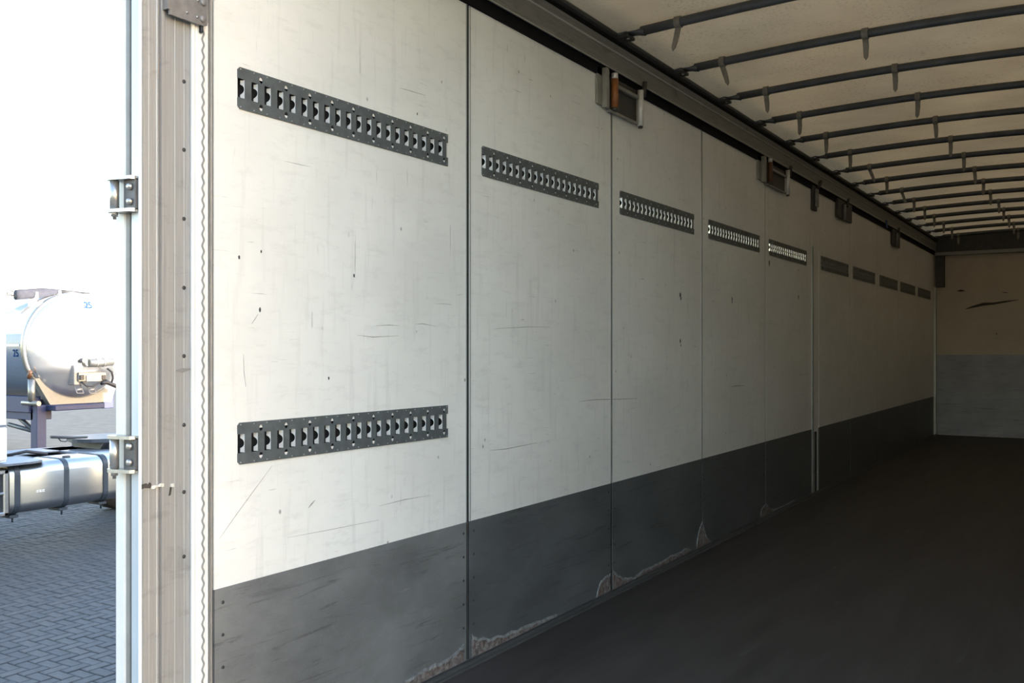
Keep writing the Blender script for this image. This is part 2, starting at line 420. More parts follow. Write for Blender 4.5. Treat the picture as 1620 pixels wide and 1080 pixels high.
# panel joints: aluminium edge, black gap, aluminium edge
for n, y in enumerate(JOINTS[:4] + [9.86, 11.19, 12.43, 13.74]):
    wd = (.031, .020, .020, .012, .010, .010, .010, .010)[n]
    j = MB()
    if n < 3:
        j.box((-.012, y-wd/2, 0), (.003, y-wd/2+wd*.20, 2.70)); j.box((-.012, y+wd/2-wd*.14, 0), (.002, y+wd/2, 2.70))
        jo = j.build('joint_profile', 'joint_alu', wl)
        box((-.018, y-wd/2+wd*.2, 0), (-.0005, y+wd/2-wd*.14, 2.70)).build('gap_seal', 'black_seal', jo)
    else:
        j.box((-.018, y-wd/2, 0), (-.001, y+wd/2, 2.70)); j.build('joint_profile', 'trim_grey', wl)
# middle post between fifth and sixth panel
mp = MB().box((-.02, 8.412, 0), (-.001, 8.649, 2.70)).build('middle_post', 'wall_white', wl)
box((-.005, 8.408, 0), (.008, 8.44, Z_KICK+1.6)).build('post_edge', 'joint_alu', mp)
box((-.004, 8.50, 0), (.002, 8.575, Z_KICK-.03)).build('post_gap', 'hinge_dark', mp)
box((-.005, 8.60, 0), (.007, 8.649, Z_KICK)).build('post_edge', 'rail_alu', mp)
# front corner profile
box((0, Y_FRONT-.07, 0), (.035, Y_FRONT-.02, 2.18), .004).build('corner_profile', 'joint_alu', wl)
box((-.02, 15.20, 0), (.0, Y_FRONT, 2.70)).build('end_filler', 'wall_white', wl)
# dark dents and holes in the paint
for i, (px, py, r) in enumerate(((1076,466,.020),(1077,472,.015),(1076,539,.016),(1077,546,.010),(1158,473,.020),(1158,478,.013),(1263,470,.024),(1263,427,.015),(1217,416,.035),(413,398,.007),(411,490,.010),(378,407,.008),(520,598,.007),(493,708,.010),(560,436,.009),(520,168,.006),(660,180,.006))):
    p = onX(px, py, 0); rr = random.Random(i)
    pts = [(p.y + r*.55*rr.uniform(.5, 1)*math.cos(2*PI*k/9), p.z + r*rr.uniform(.5, 1)*math.sin(2*PI*k/9)) for k in range(9)]
    MB().prism(pts, 0, 0, .0012).build('paint_chip', 'scuff', wl)
for i, (A, wd) in enumerate(((([(347,852),(375,812),(402,775),(430,737)]), .0016), ([(565,530),(590,533),(630,531)], .002), ([(657,513),(668,512),(690,516)], .002), ([(632,139),(650,144),(673,151)], .002),
        ([(408,497),(403,505),(398,512)], .003), ([(488,803),(492,798),(498,791)], .004), ([(595,515),(615,514),(632,515)], .002), ([(455,850),(520,838),(600,822)], .0018), ([(600,800),(640,790),(680,783)], .0018),
        ([(915,635),(940,632),(985,631),(1010,630)], .004), ([(1155,612),(1165,610),(1178,610)], .006), ([(775,712),(800,710),(850,700)], .003), ([(780,520),(830,517),(870,517)], .002), ([(385,560),(386,590),(389,612)], .0018))):
    pts = [(lambda p: (p.y, p.z))(onX(x, y, 0)) for x, y in A]
    streak(pts, wd*.6, 'scratch', 'scratch', wl, ('X', 0), i)

# peeling sealant and corrosion at the foot of the kick boards
def crust(outline, name, mat, x=.0035, th=.004):
    pts = [(lambda p: (p.y, p.z))(onX(px, py, .003)) for px, py in outline]
    return MB().prism(pts, 0, x, x+th).build(name, mat, wl)
def jag(top, base_z, seed, amp=.012):
    """crust with ragged upper edge; top: pixel points along the edge"""
    r = random.Random(seed); P = [onX(px, py, .003) for px, py in top]; ed = []
    for i in range(len(P)-1):
        for k in range(5):
            q = P[i].lerp(P[i+1], k/5); ed.append((q.y + r.uniform(-amp, amp)*.2, max(base_z+.012, q.z + r.uniform(-amp, amp)*.4)))
    ed.append((P[-1].y, max(base_z+.012, P[-1].z)))
    ed.sort(key=lambda q: q[0])
    inner = [(y, z) for y, z in ed]
    MB().prism(inner + [(ed[-1][0], base_z), (ed[0][0], base_z)], 0, .003, .0052).build('corrosion_patch', 'corrosion', wl)
    rim = [(y, z+.004) for y, z in ed] + [(y, z-.004-r.uniform(0, .006)) for y, z in ed[::-1]]
    MB().prism(rim, 0, .003, .0075).build('sealant_bead', 'sealant', wl)
jag([(640,1078),(672,1058),(700,1047),(718,1035),(733,1020)], .0, 1)
jag([(746,1007),(756,1010),(775,1010),(800,1003),(840,988),(880,972)], .0, 2)
jag([(943,946),(946,932),(950,920),(957,914),(965,908)], .0, 3, .008)
jag([(970,902),(976,910),(986,915),(1004,913),(1018,901),(1040,892),(1060,880),(1078,873),(1085,868),(1092,869)], .0, 4, .010)
jag([(1102,862),(1104,846),(1108,832),(1111,826)], .0, 5, .006)
jag([(1112,832),(1115,842),(1119,852),(1124,856)], .0, 6, .006)
jag([(1203,812),(1205,804),(1211,798)], .0, 7, .006)
jag([(1213,798),(1217,804),(1224,806),(1240,800),(1256,791)], .0, 8, .006)

# base rail along the floor
bs = empty('baseboard_left', (0, 0, 0), kind='structure', label='aluminium edge rail along the foot of the left wall')
pr = [(.003, -.01), (.003, .010), (.009, .010), (.010, .003), (.022, .003), (.023, .012), (.038, .012), (.039, .002), (.048, .002), (.049, .006), (.057, .006), (.058, -.01)]
MB().prism(pr, 1, Y_REAR+.03, Y_FRONT).build('edge_profile', 'sill_alu', bs)

# cant rail above the wall
cr = empty('trim_1', (0, 0, 2.66), kind='structure', label='dark aluminium cant rail running above the white wall panels')
MB().prism([(.012, Z_TOP-.006), (-.03, Z_TOP-.006), (-.03, 2.75), (.020, 2.75), (.020, 2.716), (.012, 2.712)], 1, Y_REAR+.02, Y_FRONT).build('rubber_seal', 'black_seal', cr)
MB().prism([(.020, 2.712), (.030, 2.709), (.033, 2.713), (.031, 2.724), (.028, 2.730), (.034, 2.798), (.034, 2.812), (.042, 2.842), (.030, 2.846), (-.03, 2.846), (-.03, 2.72), (.02, 2.72)], 1, Y_REAR, Y_FRONT).build('rail_profile', 'rail_alu', cr)
MB().prism([(.033, 2.797), (.0405, 2.799), (.0425, 2.805), (.034, 2.811)], 1, Y_REAR, Y_FRONT).build('bright_ridge', 'edge_bright', cr)
MB().prism([(.029, 2.7085), (.0335, 2.709), (.0345, 2.713), (.031, 2.715)], 1, Y_REAR, Y_FRONT).build('lower_lip', 'edge_bright', cr)
MB().prism([(-.03, 2.846), (.032, 2.846), (.036, 2.862), (-.03, 2.866)], 1, Y_REAR, Y_FRONT).build('guide_groove', 'black_seal', cr)
MB().prism([(-.03, 2.866), (.045, 2.866), (.058, 2.874), (.060, 2.888), (.03, 2.915), (-.03, 2.93)], 1, Y_REAR, Y_FRONT).build('guide_strip', 'bracket_dark', cr)

# ---------------------------------------------------------------- rear post (profiles face the open rear)
rp = empty('trim_2', (0, Y_REAR, -.1), kind='structure', label='worn grey aluminium rear corner post with white strip and wavy bead')
def q(px, X=0.0): return WY(px, X)
MB().prism([(-.035, Y_REAR), (-.003, Y_REAR), (-.003, Y_REAR+.01), (-.035, Y_REAR+.03)], 2, -.1, 2.95).build('post_edge', 'post_face', rp)
MB().prism([(-.003, Y_REAR-.002), (0.002, Y_REAR-.002), (0.002, Y_REAR+.004), (-.003, Y_REAR+.008)], 2, -.1, 2.95).build('edge_bead', 'strip_white', rp)
main = [(-.035, Y_REAR+.01), (-.006, q(224)), (-.006, q(226)), (0, q(227)), (0, q(235)), (.0012, q(235.5)), (.0012, q(236.5)), (0, q(237)), (0, q(247)), (.002, q(248)), (.002, q(250)), (-.008, q(251)), (-.008, q(254)),
        (.002, q(255)), (.002, q(260)), (.0005, q(261)), (.0005, q(276)), (.0015, q(276.5)), (.0015, q(277.5)), (.0005, q(278)), (.0005, q(290.5)), (.0018, q(291)), (.0018, q(292)), (.0005, q(292.5)), (.0005, q(300)), (.0005, 1.80), (-.035, 1.80)]
post = MB().prism(main, 2, -.1, 2.95).build('post_profile', 'post_alu', rp)
for y in (129, 237, 346, 455, 563, 672, 778, 880):
    p = onX(291, y, .001); MB().lathe([(-.001, .0062), (.0022, .0055), (.0026, .002), (.0026, 0)], (.0005, p.y, p.z), (1, 0, 0), 10).build('rivet', 'hole_dark', post)
strip = MB().prism([(.0, q(300)+.002), (.012, q(303, .012)), (.012, q(308, .012)), (.007, q(309, .007)), (.007, q(310.5, .007)), (.010, q(312, .01)), (.010, q(329, .01)), (.0, q(330))], 2, -.1, 2.95).build('white_strip', 'strip_white', rp)
zs = [-.1 + 3.05*i/700 for i in range(701)]
sc_ = MB(); vs_ = []; fs_ = []; n_ = len(zs)
for z in zs:
    e = 1.8205 + .0030*math.sin(2*PI*z/.0327); vs_ += [(.0098, e-.0030, z), (.0135, e-.0016, z), (.0135, e+.0016, z), (.0098, e+.0030, z)]
for i in range(n_-1):
    for k in range(3): fs_.append((i*4+k, i*4+k+1, (i+1)*4+k+1, (i+1)*4+k))
sc_.add(vs_, fs_); sc_.build('wavy_bead', 'bead_grey', strip)
MB().prism([(0, q(329.5)), (.009, q(330, .009)), (.009, q(332.5, .009)), (.004, q(333, .004)), (.006, q(335.5, .006)), (0, q(336.5))], 2, -.1, 2.95).build('edge_trim', 'trim_grey', rp)
# torn weld scar low on the post
for i, (x0, x1, y0, h) in enumerate(((224, 238, 769, 9), (238, 258, 770, 7), (270, 274, 768, 6))):
    pts = []; r = random.Random(i+3); p0, p1 = onX(x0, y0, .002), onX(x1, y0, .002); hz = h/553
    for k in range(9): pts.append((p0.y+(p1.y-p0.y)*k/8, p0.z+hz*.5*r.uniform(.3, 1)))
    for k in range(9): pts.append((p1.y+(p0.y-p1.y)*k/8, p0.z-hz*.5*r.uniform(.3, 1)))
    MB().prism(pts, 0, .001, .006).build('weld_scar', 'scuff' if i == 0 else 'weld', post)
for i, (x, y) in enumerate(((269, 777), (288, 586))):
    p = onX(x, y, .002)
    if i == 0: MB().prism([(p.y-.004, p.z-.012), (p.y+.002, p.z-.010), (p.y+.006, p.z+.010), (p.y, p.z+.012)], 0, .001, .0025).build('gouge', 'scuff', post)
    else: streak([(p.y-.022, p.z), (p.y, p.z), (p.y+.03, p.z+.004)], .006, 'rub_mark', 'trim_grey', post, ('X', .0016))

# folded-back rear door: only its edge shows behind the post
d1 = empty('door_1', (-.08, Y_REAR, -.1), kind='structure', label='white rear door folded back, only its edge showing beside the post')
box((-.109, Y_REAR+.002, -.1), (-.066, 2.86, 2.93), .004).build('door_leaf', 'door_white', d1)
box((-.066, Y_REAR+.004, -.1), (-.049, Y_REAR+.05, 2.93), .003).build('edge_seal', 'door_seal', d1)
box((-.049, Y_REAR+.02, -.1), (-.033, Y_REAR+.04, 2.93)).build('gap_rubber', 'rubber', d1)

def hinge(px_y0, px_y1, label):
    Yh = Y_REAR - .012
    z1, z0 = onY(190, px_y0, Yh).z, onY(190, px_y1, Yh).z
    X0, X1 = onY(183, 500, Yh).x, onY(213, 500, Yh).x
    h = empty('door_hinge', (X0, Yh, z0), label=label, cat='hinge', group='hinges on the rear post')
    box((X0+.032, Yh+.001, z0+.004), (X1, Yh+.012, z1-.004), .002).build('back_plate', 'hinge_dark', h)
    for za in (z0, z1-.009): MB().prism([(X0-.008, Yh-.020), (X0+.004, Yh-.028), (X1-.006, Yh-.012), (X1, Yh), (X1, Yh+.010), (X0-.008, Yh+.008)], 2, za, za+.009).build('lug', 'zinc', h)
    MB().tube([(X0+.009, Yh-.010, z0+.010), (X0+.009, Yh-.010, z1-.010)], .0125, 14).build('barrel', 'zinc', h)
    for zb in (z0+.028, z1-.028): MB().lathe([(0, .010), (.005, .010), (.009, .006), (.009, 0)], (X1-.020, Yh, zb), (0, -1, 0), 10).build('bolt', 'zinc', h)
    MB().lathe([(0, .009), (-.010, .009), (-.010, .005), (-.018, .005), (-.018, 0)], (X0+.009, Yh-.010, z0), (0, 0, 1), 6).build('nut', 'zinc', h)
hinge(281, 337, 'upper zinc plated door hinge with two bolts on the rear post edge')
hinge(688, 746, 'lower zinc plated door hinge in front of the aluminium fuel tank')

# gusset plate at the top of the post
p0, p1 = onX(267, 25, .022), onX(327, 42, .022); zb = (p0.z + p1.z)/2
gp = empty('gusset_plate', (0, p0.y, zb), label='grey steel gusset plate bolted to the top of the rear post', cat='bracket')
MB().prism([(p0.y, zb), (p1.y-.012, zb), (p1.y-.003, zb+.004), (p1.y, zb+.014), (p1.y, zb+.5), (p0.y, zb+.5)], 0, .020, .027).build('plate', 'bracket_plate', gp)
box((.001, p0.y-.006, zb+.014), (.027, p0.y, zb+.5)).build('flange', 'bracket_plate', gp)
for px, py in ((322, 4), (321, 30)):
    p = onX(px, py, .03); bt = MB().lathe([(0, .0095), (.005, .0095), (.007, .007), (.007, 0)], (.027, p.y, p.z), (1, 0, 0), 12).build('bolt', 'bracket_plate', gp)
    MB().lathe([(0, .0045), (.003, .004), (.003, 0)], (.027, p.y-.017, p.z+.001), (1, 0, 0), 8).build('pin', 'zinc', gp)
p = onX(296, 20, .027); MB().lathe([(0, .004), (.003, .003), (.003, 0)], (.027, p.y, p.z), (1, 0, 0), 8).build('screw', 'zinc', gp)
p = onX(319, 45, .02); box((.012, p.y-.004, p.z-.012), (.024, p.y+.004, zb+.002), .002).build('rubber_stop', 'rubber', gp)

# ---------------------------------------------------------------- slotted lashing rails (built once, then copied)
PITCH, SLW, SLH = .0525, .027, .0575
def rail_plate():
    bm = bmesh.new(); H = RAIL_W/2; L = RAIL_L; h = SLH/2
    outer = [(.008, -H), (L, -H), (L, -h), (L-.010, -h), (L-.010, h), (L, h), (L, H), (.008, H), (0, H-.008), (0, h+.004), (.013+SLW/2-SLW+.004, h), (.013+SLW/2, h), (.013+SLW/2, -h), (.004, -h), (0, -h-.004), (0, -H+.008)]
    outer = [(.008, -H), (L, -H), (L, -h), (L-.010, -h), (L-.010, h), (L, h), (L, H), (.008, H), (0, H-.008), (0, h), (.0265, h), (.0265, -h), (0, -h), (0, -H+.008)]
    loops = [outer]
    for k in range(1, 20):
        c = .013 + PITCH*k; loops.append([(c-SLW/2, -h), (c+SLW/2, -h), (c+SLW/2, h), (c-SLW/2, h)])
    for k in range(10):
        c = .013 + PITCH*(1.5+2*k)
        for sgn in (-1, 1): loops.append([(c+.0085*math.cos(2*PI*i/12), sgn*.042+.0098*math.sin(2*PI*i/12)) for i in range(12)])
    edges = []
    for lp in loops:
        vv = [bm.verts.new((0, y, z)) for y, z in lp]
        edges += [bm.edges.new((vv[i], vv[(i+1) % len(vv)])) for i in range(len(vv))]
    bmesh.ops.triangle_fill(bm, use_beauty=True, use_dissolve=False, edges=edges, normal=(1, 0, 0))
    ret = bmesh.ops.extrude_face_region(bm, geom=list(bm.faces))
    for g in ret['geom']:
        if isinstance(g, bmesh.types.BMVert): g.co.x += .0042
    mb = MB(); mb.bm(bm); return mb
def lips(ks=range(20)):
    mb = MB(); h = SLH/2 - .001; nz = 18
    for k in ks:
        yr = .013 + PITCH*k + SLW/2 - (0.0005 if k else .0)
        vs_ = []
        for i in range(nz+1):
            z = -h + 2*h*i/nz; tt = abs(z)/.0138
            d = .0145 if tt >= 1 else .0145 - .0130*math.sqrt(max(0, 1-tt*tt))
            for fx in (0, .33, .66, 1): vs_.append((.0038-d*fx-.0008, yr - d*(.10*fx + .18*fx*fx), z))
        fs_ = [(i*4+j, i*4+j+1, (i+1)*4+j+1, (i+1)*4+j) for i in range(nz) for j in range(3)]
        mb.add(vs_, fs_, True)
    return mb
def studs():
    mb = MB()
    for sgn in (-1, 1):
        for k in range(21):
            mb.lathe([(0, .0028), (.0012, .0024), (.0018, 0)], (.0042, min(RAIL_L-.008, .010+PITCH*k), sgn*.0565), (1, 0, 0), 6)
    return mb
LOC0 = Vector((0, 0, 0))
me_plate = rail_plate().mesh('plate', 'rail_grey', LOC0)
me_lip = lips().mesh('slot_lips', 'lip_zinc', LOC0)
me_lip1 = lips([1]).mesh('slot_lip', 'lip_zinc', Vector((0, PITCH, 0)))
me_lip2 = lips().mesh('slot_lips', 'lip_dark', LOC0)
me_stud = studs().mesh('rivets', 'zinc', LOC0)
bc = MB(); Lc = RAIL_L-.016
bc.add([(-.001, .003, -CUT), (-.032, .003, -CUT), (-.032, .003, CUT), (-.001, .003, CUT), (-.001, Lc, -CUT), (-.032, Lc, -CUT), (-.032, Lc, CUT), (-.001, Lc, CUT)],
       [(0,1,2,3), (7,6,5,4), (1,5,6,2), (0,4,5,1), (3,2,6,7)])
me_back = bc.mesh('back_channel', 'rubber', LOC0)
ORD = ['first', 'second', 'third', 'fourth', 'fifth', 'sixth', 'seventh', 'eighth', 'ninth', 'tenth', 'eleventh', 'twelfth', 'thirteenth', 'fourteenth', 'fifteenth', 'sixteenth']
def rail(n, z, label):
    r = empty('lashing_rail', (.0006, RAIL_Y[n], z), label=label, cat='lashing rail', group='slotted lashing rails on the left wall')
    for nm, me in (('plate', me_plate), ('slot_lips', me_lip if n < 5 else me_lip2), ('back_channel', me_back), ('rivets', me_stud)):
        if nm == 'slot_lips' and n < 4:
            for k in range(20): o = bpy.data.objects.new('slot_lip', me_lip1); COL.objects.link(o); o.parent = r; o.location = (0, PITCH*k, 0)
            continue
        o = bpy.data.objects.new(nm, me); COL.objects.link(o); o.parent = r
        if nm in ('slot_lips', 'rivets'): o['kind'] = 'stuff'
for n in range(10):
    rail(n, RAIL_Z, ('upper slotted grey steel lashing rail on the first wall panel beside the rear post' if n == 0 else
         'slotted grey lashing rail on the %s wall panel from the rear post' % ORD[n] if n < 9 else 'smallest slotted lashing rail, on the last wall panel before the bulkhead'))
rail(0, RAIL_Z2, 'lower slotted grey steel lashing rail, the only one below eye level')

# ---------------------------------------------------------------- post pockets hanging at the cant rail
def pocket(px0, px1, ytop_px, ybot_px, label, full=True, ocol='orange'):
    y0, y1 = WY(px0, .03), WY(px1, .03); zb = WZ(px0, ybot_px, .03); zt = 2.70
    k = empty('post_pocket', (0, y0, zb), label=label, cat='bracket', group='stanchion pockets under the cant rail')
    w_ = y1 - y0
    if full:
        box((.002, y0, zb+.03), (.012, y0+w_*.30, zt), .002).build('back_plate', 'bracket_grey', k)
        box((.012, y0+w_*.10, zb+.02), (.040, y0+w_*.16, zt), .002).build('side_plate', 'bracket_grey', k)
        box((.012, y0+w_*.22, zb+.012), (.030, y0+w_*.95, zb+.022)).build('lower_bar', 'bracket_grey', k)
        box((.010, y0+w_*.28, zb+.022), (.014, y0+w_*.92, zt-.02)).build('pocket_back', 'bracket_dark', k)
        box((.014, y0+w_*.40, zt-.075), (.036, y0+w_*.90, zt-.055), .003).build('upper_bar', 'bracket_grey', k)
        ro = MB().tube([(.036, y0+w_*.30, zb+.035), (.036, y0+w_*.30, zb+.185)], .019, 14).build('orange_roller', ocol, k)
        MB().tube([(.036, y0+w_*.30, zb+.185), (.036, y0+w_*.30, zb+.215)], .017, 12).build('collar', 'tube_pale', ro)
        MB().tube([(.036, y0+w_*.30, zb+.020), (.036, y0+w_*.30, zb+.035)], .021, 12).build('foot_ring', 'bracket_dark', ro)
        tb = MB().tube([(.036, y0+w_*.93, zb+.005), (.036, y0+w_*.93, zb+.20)], .017, 12).build('pale_tube', 'tube_pale', k)
        MB().tube([(.036, y0+w_*.93, zb-.006), (.036, y0+w_*.93, zb+.005)], .013, 10).build('tube_end', 'bracket_dark', tb)
        MB().tube([(.04, y0+w_*.99, zt-.05), (.05, y0+w_*.99, zt+.03)], .014, 8).build('hanger', 'bracket_dark', k)
    else:
        box((.002, y0, zb+.02), (.030, y1, zt), .004).build('back_plate', 'bracket_dark', k)
        MB().tube([(.042, y0+w_*.35, zb+.01), (.042, y0+w_*.35, zt-.04)], .018, 12).build('pale_tube', 'bracket_plate', k)
        MB().tube([(.045, y0+w_*.5, zt-.05), (.05, y0+w_*.6, zt+.03)], .014, 8).build('hanger', 'bracket_dark', k)
pocket(950, 1016, 118, 172, 'nearest post pocket with bright orange roller at the second panel joint')
pocket(1203, 1248, 265, 289, 'post pocket with dull orange roller at the fourth panel joint', ocol='orange_dull')
pocket(1326, 1348, 330, 346, 'dark post pocket with grey tube above the sixth and seventh panels', False)
pocket(1413, 1424, 372, 390, 'farthest small post pocket hanging near the bulkhead', False)
k = empty('post_lock', (0, WY(1286), 2.4), label='dark lock bracket at the top of the middle wall post', cat='bracket')
zt, zb = 2.70, WZ(1290, 335)
ya, yb = WY(1286, .02), WY(1293, .02)
box((.0, ya, zb), (.020, yb, zt), .003).build('back_plate', 'bracket_dark', k)
box((.020, ya+.05, zb+.03), (.045, ya+.11, zt-.03), .006).build('lock_bar', 'bracket_plate', k)
MB().tube([(.03, yb-.02, zt-.02), (.05, yb+.02, zt+.05)], .015, 8).build('hook', 'bracket_dark', k)
p = onX(1404, 352, .045)
bs_ = MB(); bs_.box((.034, p.y-.05, 2.66), (.045, p.y+.03, 2.745), .003); bs_.build('tie_strap', 'blue_strap')
tag(bpy.data.objects['tie_strap'], 'small blue strap end tied over the cant rail', 'strap')

# ---------------------------------------------------------------- roof bows with hanging tongues
P1 = {2: 1073, 3: 1143, 4: 1212, 5: 1265, 6: 1307, 7: 1345, 8: 1376, 9: 1403, 10: 1427, 11: 1446, 12: 1463, 13: 1478, 14: 1493, 15: 1506, 16: 1516}
P2 = {1: 1343, 3: 1369, 4: 1416, 5: 1452, 6: 1480, 7: 1504, 8: 1525, 9: 1542, 10: 1556, 11: 1567, 12: 1580, 13: 1588, 14: 1596, 15: 1604, 16: 1611}
TILT = {2: -.25, 3: .28, 4: .08, 8: .35, 10: .3}
for n, Y in enumerate(BOWS):
    if n == 0: lab = 'steel roof bow nearest the open rear, above the top of the picture'
    elif n == 16: lab = 'last steel roof bow in front of the bulkhead'
    elif n == 1: lab = 'steel roof bow with only a tongue tip showing at the top border'
    else: lab = 'dark steel roof bow across the tarpaulin, %s counting down from the top of the picture' % ORD[n-2]
    bw = empty('roof_bow', (.06, Y, 2.87), label=lab, cat='roof bow', group='roof bows under the tarpaulin')
    xs = [.17 + (WIDTH-.34)*i/12 for i in range(13)]
    def zc(x): return 2.897 + .030*math.sin(PI*(x-.17)/(WIDTH-.34))
    MB().tube([(x, Y, zc(x)) for x in xs], .024, 12).build('tube', 'bow_steel', bw)
    for side in (0, 1):
        S = (lambda x: x) if side == 0 else (lambda x: WIDTH - x)
        mb = MB(); z = 2.893                                                  # flattened tube end on its slider
        pr_ = [(.10, .006, .040), (.14, .010, .034), (.19, .024, .024)]
        vs_ = []
        for x, hz, hy in pr_:
            for i in range(12): vs_.append((S(x), Y+hy*math.cos(2*PI*i/12), z+hz*math.sin(2*PI*i/12)))
        mb.add(vs_, [(j*12+i, j*12+(i+1) % 12, (j+1)*12+(i+1) % 12, (j+1)*12+i) for j in range(2) for i in range(12)] + [tuple(range(12)), tuple(range(24, 36))], True)
        mb.build('flat_end', 'bow_steel', bw)
        cg = MB().box((S(.035), Y-.045, 2.868), (S(.115), Y+.045, 2.886), .004).build('slider', 'bracket_dark', bw)
        MB().lathe([(0, .010), (-.008, .009), (-.010, 0)], (S(.10), Y-.01, 2.872), (0, 0, 1), 8).build('pivot', 'zinc', cg)
        MB().tube([(S(.05), Y-.05, 2.884), (S(.09), Y-.02, 2.900), (S(.13), Y+.01, 2.892)], .006, 6).build('link', 'bow_steel', cg)
    for T in (P1, P2):
        if n not in T: continue
        x = onY(T[n], 0, Y).x; z = zc(x); tl = TILT.get(n, .0) if T is P1 else 0.05*math.sin(n*2.3)
        tg = MB(); wd = .016
        ring = [(Y+.030*math.cos(2*PI*i/14), z+.030*math.sin(2*PI*i/14)) for i in range(14)]
        rin = [(Y+.0245*math.cos(2*PI*i/14), z+.0245*math.sin(2*PI*i/14)) for i in range(14)]
        vs_ = [(x-wd, *p_) for p_ in ring] + [(x+wd, *p_) for p_ in ring] + [(x-wd, *p_) for p_ in rin] + [(x+wd, *p_) for p_ in rin]
        fs_ = []
        for i in range(14):
            j = (i+1) % 14; fs_ += [(i, j, 14+j, 14+i), (28+i, 42+i, 42+j, 28+j), (i, 28+i, 28+j, j), (14+i, 14+j, 42+j, 42+i)]
        tg.add(vs_, fs_)
        hang = MB()
        L = .115; sh = math.tan(tl)
        o_ = [(x-.015, z-.026), (x+.015, z-.026), (x+.017+sh*L*.4, z-.026-L*.4), (x+.012+sh*L*.85, z-.026-L*.85), (x+sh*L, z-.026-L), (x-.011+sh*L*.85, z-.026-L*.85), (x-.013+sh*L*.4, z-.026-L*.4)]
        hang.prism(o_, 1, Y-.003, Y+.003)
        st = tg.build('strap_loop', 'tongue', bw); hang.build('tongue', 'tongue', st)

# ---------------------------------------------------------------- tractor unit parked alongside, facing the rear
TX = -8.73
tr_ = empty('truck_tractor', (-9.8, 6.5, GZ), label='white tractor unit with polished fuel tank parked beside the trailer', cat='truck')
def rrect(x0, x1, z0, z1, r, n=5):
    pts = []
    for cx, cz, a0 in ((x1-r, z1-r, 0), (x0+r, z1-r, 90), (x0+r, z0+r, 180), (x1-r, z0+r, 270)):
        for i in range(n+1): a = math.radians(a0+90*i/n); pts.append((cx+r*math.cos(a), cz+r*math.sin(a)))
    return pts
ft = MB().prism(rrect(TX-.62, TX, -.69, -.10, .13, 7), 1, 6.28, 8.35, True).build('fuel_tank', 'tank_alu', tr_)
for px in (27, 105, 167, 215):
    y = WY(px, TX)
    sp = MB()
    o_ = rrect(TX-.628, TX+.010, -.70, -.09, .135, 7); i_ = rrect(TX-.62, TX, -.69, -.10, .13, 7); n = len(o_)
    vs_ = [(x, y-.032, z) for x, z in o_] + [(x, y+.032, z) for x, z in o_] + [(x, y-.032, z) for x, z in i_] + [(x, y+.032, z) for x, z in i_]
    fs_ = []
    for i in range(n):
        j = (i+1) % n; fs_ += [(i, j, n+j, n+i), (i, 2*n+i, 2*n+j, j), (n+i, n+j, 3*n+j, 3*n+i)]
    sp.add(vs_, fs_); s1 = sp.build('tank_strap', 'strap_grey', ft)
    ftb = MB(); ftb.box((TX-.30, y-.055, -.735), (TX-.06, y+.055, -.70), .004); ftb.tube([(TX-.10, y, -.70), (TX-.10, y, -.79)], .012, 8); ftb.build('strap_foot', 'strap_grey', ft)
em = MB(); yc, zc_ = WY(64, TX), WZ(64, 776, TX)                             # small raised maker's mark on the tank
for i, dy in enumerate((-.038, 0, .038)):
    em.box((TX-.001, yc+dy-.015, zc_-.014), (TX+.003, yc+dy+.015, zc_-.008)); em.box((TX-.001, yc+dy-.015, zc_+.006), (TX+.003, yc+dy+.015, zc_+.012))
    em.box((TX-.001, yc+dy+(-.015 if i != 1 else -.004), zc_-.010), (TX+.003, yc+dy+(-.009 if i != 1 else .004), zc_+.010))
em.build('tank_emblem', 'white_gloss', ft)
fc = MB().lathe([(0, .05), (.02, .05), (.026, .04), (.026, 0)], (TX-.2, WY(120, TX), -.10), (0, 0, 1), 14).build('filler_cap', 'hose', ft)
# step box in front of the tank
sb = MB(); sb.box((TX-.5, 5.4, -.69), (TX-.06, 6.26, -.14)); sb.build('step_box', 'dark_steel', tr_)
fr = MB(); o_ = rrect(5.4, 6.275, -.69, -.14, .06, 4)
for (a, b, c, d) in ((5.4, 6.275, -.20, -.14), (5.4, 6.275, -.69, -.64), (6.21, 6.275, -.69, -.14), (5.4, 6.22, -.44, -.405)): fr.box((TX-.07, a, c), (TX+.005, b, d), .012)
fr.build('step_frame', 'tank_alu', tr_)
# cover plate over the step and tank
pl = [(TX+.10, 5.2), (TX+.10, 6.50), (TX+.04, 6.66), (TX-.08, 6.72), (TX-.62, 6.72), (TX-.62, 5.2)]
MB().prism(pl, 2, -.095, -.070).build('cover_plate', 'deck_grey', tr_)
# cab (rear corner shows at the left border)
YC = WY(11, TX+.02)
cb = MB(); cb.prism([(3.9, -.05), (YC, -.05), (YC, 2.35), (YC-.15, 2.62), (4.6, 2.66), (3.95, 2.0)], 0, TX-2.36, TX+.0); cab = cb.build('cab', 'white_gloss', tr_)
box((TX, 4.2, .62), (TX+.004, 5.4, 1.5)).build('side_window', 'glass_dark', cab)
zf = WZ(6, 672, TX+.03)
box((TX-.04, 3.9, zf-.42), (TX+.03, YC, zf-.03), .015).build('side_skirt', 'white_gloss', cab)
box((TX-.03, 3.9, zf-.04), (TX+.012, YC-.005, zf+.0)).build('skirt_gap', 'deck_grey', cab)
